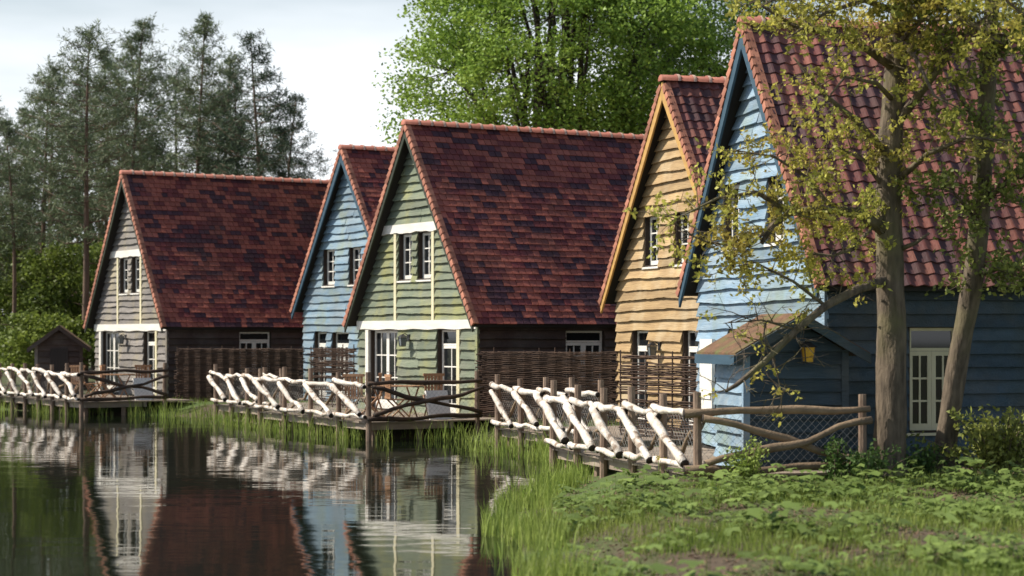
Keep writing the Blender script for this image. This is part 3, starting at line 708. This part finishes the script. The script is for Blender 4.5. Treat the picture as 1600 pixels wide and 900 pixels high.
# ------------------------------------------------------------------ garden furniture on the decks
def folding_chair(label, loc, rz, group):
    t = thing('folding_chair', label, 'chair', loc, rz, group)
    b = MB()
    for k in range(6): b.box(-.22, .22, -.20 + k*.07, -.145 + k*.07, .43, .45)
    b.build('seat', M['chair'], t); b = MB()
    for k in range(6): b.box(-.21 + k*.072, -.16 + k*.072, .21 + .0, .235, .50, .92)
    b.box(-.24, .24, .20, .24, .92, .98).box(-.24, .24, .20, .24, .46, .50).build('backrest', M['chair'], t)
    for sx in (-.235, .235):
        MB().tube([(sx, -.26, 0), (sx, .24, .50)], .018, 5).build('leg', M['chair'], t)
        MB().tube([(sx*.9, .28, 0), (sx*.9, -.2, .44)], .018, 5).build('leg', M['chair'], t)
    return t
def table(label, loc, rz):
    t = thing('garden_table', label, 'table', loc, rz); b = MB()
    for k in range(7): b.box(-.55, .55, -.35 + k*.1, -.26 + k*.1, .70, .725)
    b.build('table_top', M['chair'], t)
    for sx in (-.42, .42):
        MB().tube([(sx, -.3, 0), (sx, .3, .70)], .02, 5).build('leg', M['chair'], t); MB().tube([(sx*.93, .3, 0), (sx*.93, -.3, .70)], .02, 5).build('leg', M['chair'], t)
    return t
def furniture(o2, name):
    v = Vector((math.sin(math.radians(58)), math.cos(math.radians(58)))); u = Vector((-math.cos(math.radians(58)), math.sin(math.radians(58))))
    P = lambda a, b: (*(o2 + u*a + v*b), DECK)
    table('slatted wooden garden table on the %s house deck' % name, P(1.3, 1.35), math.radians(-20))
    for (a, b, r) in ((.55, 1.0, 1.9), (2.2, 1.2, -1.6), (1.0, 2.2, .3), (1.7, .6, 2.9)):
        folding_chair('wooden folding chair by the garden table on the %s house deck' % name, P(a, b), r, 'chairs on the %s house deck' % name)
    q = P(.45, 2.0); c = thing('lounger_cushion', 'white cushion propped up on the %s house deck' % name, 'cushion', q, .5)
    MB().add([(-.26, 0, .0), (.26, 0, .0), (.26, .08, .0), (-.26, .08, .0), (-.26, .22, .62), (.26, .22, .62), (.26, .30, .60), (-.26, .30, .60)],
             [(0,3,2,1),(4,5,6,7),(0,1,5,4),(1,2,6,5),(2,3,7,6),(3,0,4,7)]).build('pad', M['cushion'], c)
furniture(C1, 'green'); furniture(C3, 'grey')

# ------------------------------------------------------------------ trees
def pine_proto(name, h, seed, needle, bare=.42, spread=2.4, lean=0.3):
    """returns trunk mesh and crown meshes of one pine"""
    r = random.Random(seed); n = 12; pts = []; ph = r.uniform(0, 6)
    for i in range(n + 1):
        u = i/n; pts.append(Vector((lean*u*u*1.5 + .12*math.sin(4*u + ph), .12*math.cos(5*u + ph), h*u)))
    b = MB(); b.tube(pts, [.17*(1-u/n*.0)*(1 - .88*u/n) for u in range(n+1)], 8); at = lambda u: pts[min(n, int(u*n))].lerp(pts[min(n, int(u*n)+1)], u*n - int(u*n))
    P = []; A = []
    nb = int(h*5.5)
    for i in range(nb):
        u = bare + (1 - bare) * (i + r.random())/nb; u = min(u, .995); az = r.uniform(0, 6.283)
        sh_ = math.sin(math.pi * min(1, (u - bare)/(1-bare)*.8 + .22)); ln = spread * (.35 + .65*sh_) * r.uniform(.55, 1.15) * (1 if u < .93 else .5)
        s = at(u); el = r.uniform(-.05, .45) + .5*(u > .9); d = Vector((math.cos(az)*math.cos(el), math.sin(az)*math.cos(el), math.sin(el)))
        q = [s, s + d*ln*.5 + Vector((0, 0, -.06*ln)), s + d*ln + Vector((0, 0, .10*ln))]
        b.tube(q, [.035*(1.2-u), .022*(1.2-u) + .004, .006], 4)
        for k in range(int(4 + ln*5)):
            t = r.uniform(.35, 1); c = q[0].lerp(q[1], t*2) if t < .5 else q[1].lerp(q[2], t*2 - 1)
            side = Vector((r.gauss(0, 1), r.gauss(0, 1), r.gauss(.1, .45))) * .20 * ln**.5; e_ = c + side
            b.tube([c, e_], [.008, .004], 3)
            for m_ in range(13):
                v = Vector((r.gauss(0, 1), r.gauss(0, 1), r.gauss(.25, .8))).normalized(); P.append(e_ + v*.03 + side*r.uniform(-.35, .25)); A.append(v)
    for i in range(7):                                        # dead stubs on the bare trunk
        u = r.uniform(.14, bare); az = r.uniform(0, 6.28); s = at(u); d = Vector((math.cos(az), math.sin(az), r.uniform(-.15, .3))); ln = r.uniform(.4, 1.5)
        b.tube([s, s + d*ln*.5, s + d*ln + Vector((0, 0, .1))], [.022, .015, .005], 4)
    return b.mesh('trunk', M['pinebark'], True), leaves_mesh('crown', np.array(P), .24, .035, M[needle], axis=np.array(A))
PP = [pine_proto('pine', 14, 1, 'needle', .40, 2.6), pine_proto('pine', 15, 2, 'needle', .52, 2.1, -.3), pine_proto('pine', 14, 3, 'needle2', .34, 2.3, .5),
      pine_proto('pine', 13, 4, 'needle', .30, 2.8, -.5), pine_proto('pine', 15.5, 5, 'needle', .50, 1.7, .1)]
def pine(x, ytop, d, k, rz, label, grp=None):
    X = px(x, d); z0 = g1(X, d); hh = pz(ytop, d) - z0; t = thing('pine_tree', label, 'tree', (X, d, z0 - .05), rz, grp)
    s = hh / (14, 15, 14, 13, 15.5)[k]; t.scale = (min(s, 1.25), min(s, 1.25), s)
    link('trunk', PP[k][0], t); link('crown', PP[k][1], t)
G = 'pines in the wood behind the grey house'
for a in ((128, 45, 70, 0, .4, 'tall pine with bare trunk standing beside the brown shed'), (312, 22, 82, 4, 1.2, 'slender straight pine rising alone above the grey house ridge'),
          (408, 55, 78, 2, 2.2, 'dense dark green pine at the clearing edge behind the grey house')):
    pine(*a)
for a in ((205, 38, 84, 1, 3.0), (232, 75, 92, 3, 1.0), (60, 130, 76, 3, 2.5), (22, 190, 72, 1, 0.3), (85, 105, 88, 0, 4.4), (352, 92, 90, 0, 5.2),
          (272, 110, 98, 3, 2.0), (172, 78, 95, 4, 3.6), (-20, 150, 82, 3, 5.0), (45, 170, 98, 4, 4.1), (-55, 150, 92, 0, 2.7), (135, 130, 100, 1, .9), (325, 140, 104, 3, 4.0)):
    pine(*a, 'pine among the others in the wood behind the grey house', G)
for a in ((442, 150, 80, 2, .2), (375, 120, 84, 2, 4.2), (462, 205, 86, 2, 3.1)):
    pine(*a, 'lower dark green pine next to the clearing edge', 'dark pines at the clearing edge')

def broadleaf(label, loc, trunk_h, cen, rad, seed, leafm, nclump, nleaf, leaf, barkm, r0, cl=.7, stems=1, name='broadleaf_tree', shell=.55):
    r = random.Random(seed); t = thing(name, label, 'tree', loc); b = MB(); cen = Vector(cen); P = []
    tops = []
    for s in range(stems):
        a = r.uniform(0, 6.28); top = Vector((.5*math.cos(a)*(stems > 1), .5*math.sin(a)*(stems > 1), trunk_h*r.uniform(.85, 1.1)))
        b.tube([Vector((top.x*.3, top.y*.3, -.1)), Vector((top.x*.6, top.y*.6, trunk_h*.5)), top], [r0*1.15, r0*.9, r0*.75], 8); tops.append(top)
    limbs = []
    for i in range(max(8, nclump//14)):
        v = Vector((r.gauss(0, 1), r.gauss(0, 1), r.gauss(.15, .9))).normalized(); q = cen + Vector((v.x*rad[0], v.y*rad[1], v.z*rad[2]))*r.uniform(.6, .8)
        s = r.choice(tops); m1 = s.lerp(q, .4) + Vector(((q.x - s.x)*.12 + r.uniform(-.3, .3), (q.y - s.y)*.12 + r.uniform(-.3, .3), -.12*abs(q.z - s.z) + .1))
        m2 = s.lerp(q, .72) + Vector((r.uniform(-.4, .4), r.uniform(-.4, .4), r.uniform(0, .3)))
        b.tube([s, m1, m2, q], [r0*.5, r0*.34, r0*.2, r0*.07], 6); limbs.append((m1, m2, q))
    for i in range(nclump):
        v = Vector((r.gauss(0, 1), r.gauss(0, 1), r.gauss(.1, 1))).normalized(); k = shell + (1 - shell)*r.random()**.6
        lump = 1 + .13*math.sin(4*v.x + seed) + .12*math.sin(5*v.z + 2*v.y + seed)
        c = cen + Vector((v.x*rad[0], v.y*rad[1], v.z*rad[2])) * k * lump
        l = min(limbs, key=lambda L_: min((L_[1] - c).length, (L_[2] - c).length)); s = l[1] if (l[1] - c).length < (l[2] - c).length else l[2]
        b.tube([s, s.lerp(c, .5) + Vector((0, 0, -.12)), c], [r0*.06, r0*.035, r0*.012], 4)
        cr = cl * r.uniform(.6, 1.2); n_ = int(nleaf * r.uniform(.6, 1.3)); pp = unit(NR.normal(size=(n_, 3))) * NR.uniform(0, 1, (n_, 1))**.45 * np.array([cr, cr, cr*.62]); P.append(pp + np.array(c))
    b.build('trunk', M[barkm], t, True)
    link('crown', leaves_mesh('crown', np.concatenate(P), leaf, leaf*.75, M[leafm], flat=.35), t)
    return t
broadleaf('large spreading bright green maple behind the green house', (px(872, 66), 66, .25), 5.0, (.3, 0, 11.0), (6.1, 5.6, 6.4), 3, 'mapleleaf', 900, 150, .135, 'greybark', .34, .95, 2, shell=.4)
broadleaf('dark broadleaf tree behind the ochre house', (px(1110, 80), 80, .25), 4, (0, 0, 11.5), (4.6, 4.5, 6.5), 8, 'darkleaf', 260, 150, .15, 'greybark', .26, .95, 2)
for i, (x, y, d, hh, rw, lb) in enumerate(((112, 300, 74, 5.6, 2.0, 'yellow green young tree behind the brown shed'), (215, 255, 80, 6.4, 2.6, 'light green leafy tree behind the grey house ridge'),
        (38, 380, 79, 4.4, 2.2, 'low light green tree at the wood edge'), (-20, 300, 76, 6.5, 2.6, 'leafy young tree left of the thin pines'), (270, 250, 90, 7.0, 2.5, 'leafy tree under the slender pine'),
        (75, 450, 70, 2.6, 1.8, 'low bright bush behind the brown shed'))):
    broadleaf(lb, (px(x, d), d, .25), hh*.3, (0, 0, hh*.62), (rw, rw, hh*.38), 30 + i, 'brightleaf', 120, 75, .16, 'greybark', .09, .6)
# far wood closing the view: nobody could count it
P = []; bw = MB(); r = random.Random(77)
for i in range(620):
    X = r.uniform(-46, 2); Y = r.uniform(102, 118); zt = (9.5 if X < -14 else 7) + 2*math.sin(X*.5) + r.uniform(-1, 1)
    z = r.uniform(.3, 1)**.8 * zt; c = np.array([X, Y, z]); P.append(NR.normal(size=(70, 3)) * np.array([.9, .9, .7]) + c)
for i in range(80):
    X = r.uniform(-46, 0); Y = r.uniform(98, 112); bw.tube([(X, Y, 0), (X + r.uniform(-.4, .4), Y, 5), (X + r.uniform(-.6, .6), Y, 10)], [.14, .1, .04], 5)
fw = link('far_wood', leaves_mesh('far_wood', np.concatenate(P), .34, .26, M['darkleaf'], flat=.2)); tag(fw, 'dark dense wood far behind the pines', 'wood', kind='stuff')
ft = bw.build('trunk', M['pinebark'], fw)

# near oak with pixel-traced limbs, each limb with its own depth
def oak():
    D0 = 26.2; X0 = px(1390, D0); z0 = g1(X0, D0); r = random.Random(9)
    t = thing('oak_tree', 'oak with grey trunk and sparse yellow spring leaves beside the log railing', 'tree', (X0, D0, z0 - .05)); base = Vector((X0, D0, z0 - .05))
    W = lambda x, y, d: Vector((px(x, d), d, pz(y, d))) - base
    b = MB(); tw = MB(); tips = []
    tr = [(1388, 742, 26.2), (1390, 715, 26.2), (1393, 600, 26.2), (1392, 480, 26.2), (1388, 350, 26.2), (1392, 220, 26.2), (1402, 90, 26.2), (1410, -60, 26.2), (1405, -200, 26.2)]
    bark_trunk(b, [W(*p) for p in tr], [.27, .205, .19, .185, .18, .16, .14, .12, .08], r)
    L = [([(1380, 360, 26.1), (1340, 332, 25.8), (1285, 327, 25.5), (1235, 332, 25.3), (1208, 352, 25.2), (1190, 380, 25.1)], .085, .03),
         ([(1235, 332, 25.3), (1180, 300, 25.1), (1120, 310, 25.0), (1050, 345, 24.9)], .035, .008),
         ([(1300, 328, 25.6), (1265, 280, 25.5), (1210, 245, 25.4), (1150, 235, 25.2)], .035, .008),
         ([(1208, 352, 25.2), (1170, 385, 25), (1110, 380, 24.9), (1060, 360, 24.8)], .026, .007),
         ([(1385, 438, 26.1), (1340, 452, 25.7), (1290, 478, 25.3), (1245, 515, 25.0), (1195, 565, 24.8), (1150, 602, 24.7), (1134, 611, 24.6)], .0701, .022),
         ([(1290, 478, 25.3), (1240, 440, 25.2), (1180, 410, 25.1), (1130, 420, 25)], .026, .006),
         ([(1245, 515, 25.0), (1190, 500, 24.9), (1130, 505, 24.8)], .018, .005),
         ([(1245, 515, 25.0), (1205, 545, 25), (1218, 600, 25), (1222, 645, 25)], .014, .004),
         ([(1400, 392, 26.2), (1430, 380, 26.0), (1452, 364, 25.9)], .04, .015),
         ([(1392, 250, 26.2), (1340, 190, 25.8), (1290, 150, 25.4), (1240, 90, 25.2)], .06, .012),
         ([(1395, 200, 26.2), (1450, 130, 25.8), (1500, 60, 25.4), (1560, 10, 25)], .07, .015),
         ([(1400, 110, 26.2), (1330, 60, 25.6), (1240, 40, 25.1), (1160, -10, 24.8)], .06, .012),
         ([(1392, 290, 26.2), (1450, 240, 25.7), (1510, 215, 25.3), (1580, 220, 25)], .05, .010),
         ([(1388, 330, 26.1), (1330, 390, 25.8), (1300, 400, 25.6), (1260, 395, 25.5)], .03, .008),
         ([(1405, 40, 26.2), (1460, -10, 25.8), (1530, -40, 25.4)], .06, .02),
         ([(1404, 70, 26.2), (1440, 30, 25.5), (1500, 30, 25), (1570, 70, 24.6)], .05, .01), ([(1406, 20, 26.2), (1350, 0, 25.4), (1290, 20, 24.8), (1230, 60, 24.4)], .05, .01),
         ([(1408, -20, 26.2), (1340, -40, 25), (1260, -30, 24.4), (1190, 10, 24)], .05, .01), ([(1404, 60, 26.2), (1430, 90, 25.4), (1460, 150, 25), (1500, 170, 24.8)], .04, .008),
         ([(1398, 160, 26.2), (1370, 130, 25.6), (1320, 120, 25.2), (1280, 170, 25)], .04, .008), ([(1408, -30, 26.2), (1480, -30, 25), (1560, -10, 24.5), (1620, 40, 24.2)], .05, .01),
         ([(1392, 310, 26.2), (1350, 250, 26), (1310, 230, 25.9), (1280, 260, 25.8)], .035, .008)]
    for (pp, ra, rb) in L:
        q = [W(*p) for p in pp]; n = len(q); b.tube(q, [ra + (rb - ra)*i/(n-1) for i in range(n)], 7)
        bare = ra == .04
        for i in range(n - 1):
            for k in range(0 if bare else (3 if ra == .0701 else (13 if max(p[1] for p in pp[1:]) < 175 else 7))):
                s = q[i].lerp(q[i+1], r.random()); d = Vector((r.gauss(0, .8), r.gauss(0, .7), r.gauss(.15, .6))).normalized(); ln = r.uniform(.25, .65)
                if ra == .0701 and s.z > 2: ln *= .6
                e = s + d*ln; mid = s.lerp(e, .5) + Vector((r.uniform(-.06, .06), 0, r.uniform(-.03, .06)))
                tw.tube([s, mid, e], [.009, .006, .003], 4)
                for j in range(3):
                    s2 = s.lerp(e, r.uniform(.4, 1)); d2 = (d + Vector((r.gauss(0, .8), r.gauss(0, .8), r.gauss(0, .6)))).normalized(); e2 = s2 + d2*r.uniform(.12, .32)
                    tw.tube([s2, e2], [.004, .002], 3)
                    if not ((ra == .0701 or ra < .02) and r.random() < .85): tips.append((s2, e2))
    b.build('trunk', M['oakbark'], t, True); tw.build('twigs', M['oakbark'], t)
    P = []
    for (s, e) in tips:
        for k in range(r.randint(7, 14)):
            c = s.lerp(e, r.uniform(.3, 1.1)); P.append((c.x + r.gauss(0, .035), c.y + r.gauss(0, .035), c.z + r.gauss(0, .03)))
    link('crown', leaves_mesh('crown', np.array(P), .075, .045, M['oakleaf']), t)
oak()
def second_tree():
    D0 = 26.9; X0 = px(1474, D0); z0 = g1(X0, D0); r = random.Random(19)
    t = thing('leaning_tree', 'leaning grey trunk tree in front of the shaded blue side wall', 'tree', (X0, D0, z0 - .05)); base = Vector((X0, D0, z0 - .05))
    W = lambda x, y, d: Vector((px(x, d), d, pz(y, d))) - base
    b = MB(); tips = []
    bark_trunk(b, [W(*p) for p in ((1470, 735, 26.9), (1478, 690, 26.9), (1496, 570, 26.8), (1520, 440, 26.6), (1532, 320, 26.4), (1540, 180, 26.2), (1548, 40, 26), (1560, -120, 26))], [.2, .155, .14, .135, .12, .11, .10, .07], r, 18)
    for (pp, ra) in (([(1522, 430, 26.6), (1560, 420, 26.2), (1620, 440, 25.8)], .05), ([(1538, 210, 26.2), (1500, 150, 25.8), (1470, 60, 25.5)], .05), ([(1545, 100, 26), (1590, 40, 25.7), (1640, 0, 25.5)], .05),
                     ([(1532, 320, 26.4), (1580, 280, 26), (1630, 270, 25.7)], .045), ([(1545, 60, 26), (1480, 10, 25.6), (1400, -10, 25.3)], .045), ([(1530, 350, 26.4), (1490, 300, 26), (1450, 290, 25.8)], .03)):
        q = [W(*p) for p in pp]; b.tube(q, [ra, ra*.6, .01], 6)
        for i in range(2):
            for k in range(11):
                s = q[i].lerp(q[i+1], r.random()); e = s + Vector((r.gauss(0, .3), r.gauss(0, .25), r.gauss(.05, .25))); b.tube([s, e], [.008, .003], 4)
                for j in range(3): tips.append((s.lerp(e, r.random()), e + Vector((r.gauss(0, .12), r.gauss(0, .12), r.gauss(0, .1)))))
    b.build('trunk', M['oakbark'], t, True); P = []
    for (s, e) in tips:
        for k in range(14): c = s.lerp(e, r.uniform(.3, 1.1)); P.append((c.x + r.gauss(0, .05), c.y + r.gauss(0, .05), c.z + r.gauss(0, .04)))
    link('crown', leaves_mesh('crown', np.array(P), .085, .05, M['lowleaf']), t)
second_tree()

# ------------------------------------------------------------------ low plants
def bush(label, x, y, d, h, w_, n, leafm, seed, leaf=.06, name='shrub', up=.4):
    r = random.Random(seed); X = px(x, d); z0 = g1(X, d); t = thing(name, label, 'shrub', (X, d, z0 - .02)); b = MB(); P = []
    for k in range(max(5, n // 60)):
        e = Vector((r.gauss(0, w_*.42), r.gauss(0, w_*.4), h*r.uniform(.45, 1))); b.tube([(e.x*.15, e.y*.15, 0), e*.55 + Vector((0, 0, h*up*.15)), e], [.012, .008, .003], 4)
        for j in range(60):
            u = r.uniform(.25, 1.03); P.append((e.x*u + r.gauss(0, .05), e.y*u + r.gauss(0, .05), e.z*u + r.gauss(0, .04)))
    b.build('stems', M['oakbark'], t); link('foliage', leaves_mesh('foliage', np.array(P), leaf, leaf*.5, M[leafm]), t)
bush('small feathery green shrub in front of the log railing', 1165, 740, 25.1, .62, .38, 900, 'reed', 1, .06)
bush('narrow upright green shrub beside the oak trunk', 1305, 740, 25.4, .62, .22, 800, 'shrub', 2, .06)
bush('dark low shrub at the foot of the oak', 1350, 745, 25.2, .50, .55, 1500, 'shrub', 3, .07)
bush('broad green bush under the shaded blue wall', 1560, 700, 26.3, .95, .9, 3200, 'lowleaf', 4, .09)
bush('low bush between the leaning tree and the oak', 1440, 720, 26.4, .45, .5, 1200, 'shrub', 5, .07)
def scatter(n, x0, x1, y0, y1, keep):
    X = NR.uniform(x0, x1, n); Y = NR.uniform(y0, y1, n); d = shore(X, Y); k = keep(X, Y, d); return X[k], Y[k]
def patch(X, Y, s=1.0): return np.sin(1.3*s*X + .7*Y*s) + np.sin(1.9*s*Y*.6 - .8*s*X + 2) + .7*np.sin(3.1*s*X + 1.1*s*Y)
# reeds along the water's edge
Xs, Ys = scatter(95000, -16, 1.6, 15, 60, lambda X, Y, d: (d > np.where(Y > 34, -1.0, -.15)) & (d < .30) & (patch(X, Y, 2.6) + NR.normal(0, .5, len(X)) > .35))
Xn, Yn = scatter(26000, -.9, 1.7, 16, 36, lambda X, Y, d: (d > -.32) & (d < .45) & (patch(X, Y, 2.2) + NR.normal(0, .4, len(X)) > .5))
X = np.concatenate([Xs, Xn]); Y = np.concatenate([Ys, Yn]); Z = gh(X, Y)
H = (NR.uniform(.10, .36, len(X)) + .22*NR.uniform(0, 1, len(X))**3) * np.where(Y > 34, 1.25, 1) + np.maximum(0, -Z)
ro = link('reeds', blades_mesh('reeds', np.stack([X, Y, Z - .02], 1), H, .012 + .0001*Y, M['reed'], .45)); tag(ro, 'green reeds and grass growing along the water edge', 'reeds', kind='stuff')
# lawn grass on the right bank
X, Y = scatter(120000, -.2, 12, 12.5, 28.5, lambda X, Y, d: (d > .1) & (patch(X, Y, 1.3) + NR.normal(0, .4, len(X)) > -.15 + .4*(X > 5)) & ((Y < 24.9) | (X > 4.7)))
go = link('grass', blades_mesh('grass', np.stack([X, Y, gh(X, Y) - .01], 1), NR.uniform(.03, .10, len(X)) + .16*NR.uniform(0, 1, len(X))**4, .009, M['grass'], .7)); tag(go, 'short green grass on the bank', 'grass', kind='stuff')
X, Y = scatter(26000, -10, 5, 41, 66, lambda X, Y, d: (d > .05) & (d < 3.5))
g2 = link('grass', blades_mesh('grass', np.stack([X, Y, gh(X, Y) - .01], 1), NR.uniform(.05, .2, len(X)), .014, M['grass'], .6)); tag(g2, 'thin grass on the far bank between the decks', 'grass', kind='stuff')
# broad-leaved ground cover
X, Y = scatter(8500, .5, 8, 15, 25.2, lambda X, Y, d: (d > .25) & (patch(X, Y, 1.6) + NR.normal(0, .6, len(X)) > .75 - .5*(Y > 21.5)) & (Y < 25.3))
N = len(X); hgt = NR.uniform(.02, .14, N) + .28*NR.uniform(0, 1, N)**5; c = np.stack([X, Y, gh(X, Y) + hgt], 1); an = NR.uniform(0, 6.28, N); S = NR.uniform(.025, .06, N) + .07*NR.uniform(0, 1, N)**3
a = np.stack([np.cos(an), np.sin(an), NR.uniform(-.3, .35, N)], 1); bb = np.stack([-np.sin(an), np.cos(an), NR.uniform(-.3, .3, N)], 1)
ring = []
for k, rad in enumerate((.25, 1.0, 1.05, .9, .75, .9, 1.05, 1.0)):
    q = 2*math.pi*k/8; ring.append(c + (a*math.cos(q)*-1 + bb*math.sin(q)) * (S*rad)[:, None] + np.array([[0, 0, .012*(-1)**k]]))
lo = link('ground_cover', np_mesh('ground_cover', np.stack(ring, 1), 8, [tuple(range(8))], M['broad'])); tag(lo, 'broad leaved ground cover plants on the bank', 'plants', kind='stuff')
base = c.copy(); base[:, 2] -= hgt + .01
so = link('stems', np_mesh('stems', np.stack([base, base + np.array([[.008, 0, 0]]), c], 1), 3, [(0, 1, 2)], M['reed']), lo)
# dry litter
X, Y = scatter(30000, .5, 10, 13, 28, lambda X, Y, d: (d > .25) & (patch(X, Y, 1.3) < .3))
li = link('leaf_litter', leaves_mesh('leaf_litter', np.stack([X, Y, gh(X, Y) + .012], 1), .06, .022, M['litter'], flat=.8)); tag(li, 'dry brown leaves and twigs on the bank', 'leaf litter', kind='stuff')
# small yellow flowers at the deck edge
for i, (x, y) in enumerate(((1027, 714), (1038, 717), (1030, 720))):
    d = 26.6 + .05*i; f = thing('yellow_flower', 'small yellow flower at the edge of the bright blue house deck', 'flower', (px(x, d), d - .15, g1(px(x, d), d - .15)), 0, 'yellow flowers by the deck'); hh = pz(y, d) - f.location.z
    MB().tube([(0, 0, -.02), (.01, 0, hh*.5), (0, 0, hh)], .004, 4).build('stem', M['reed'], f)
    b = MB()
    for k in range(6):
        q = k*math.pi/3; b.add([(0, 0, hh), (.022*math.cos(q - .4), -.01, hh + .022*math.sin(q - .4)), (.042*math.cos(q), -.016, hh + .042*math.sin(q)), (.022*math.cos(q + .4), -.01, hh + .022*math.sin(q + .4))], [(0, 1, 2, 3)])
    b.build('petals', M['yellow'], f)
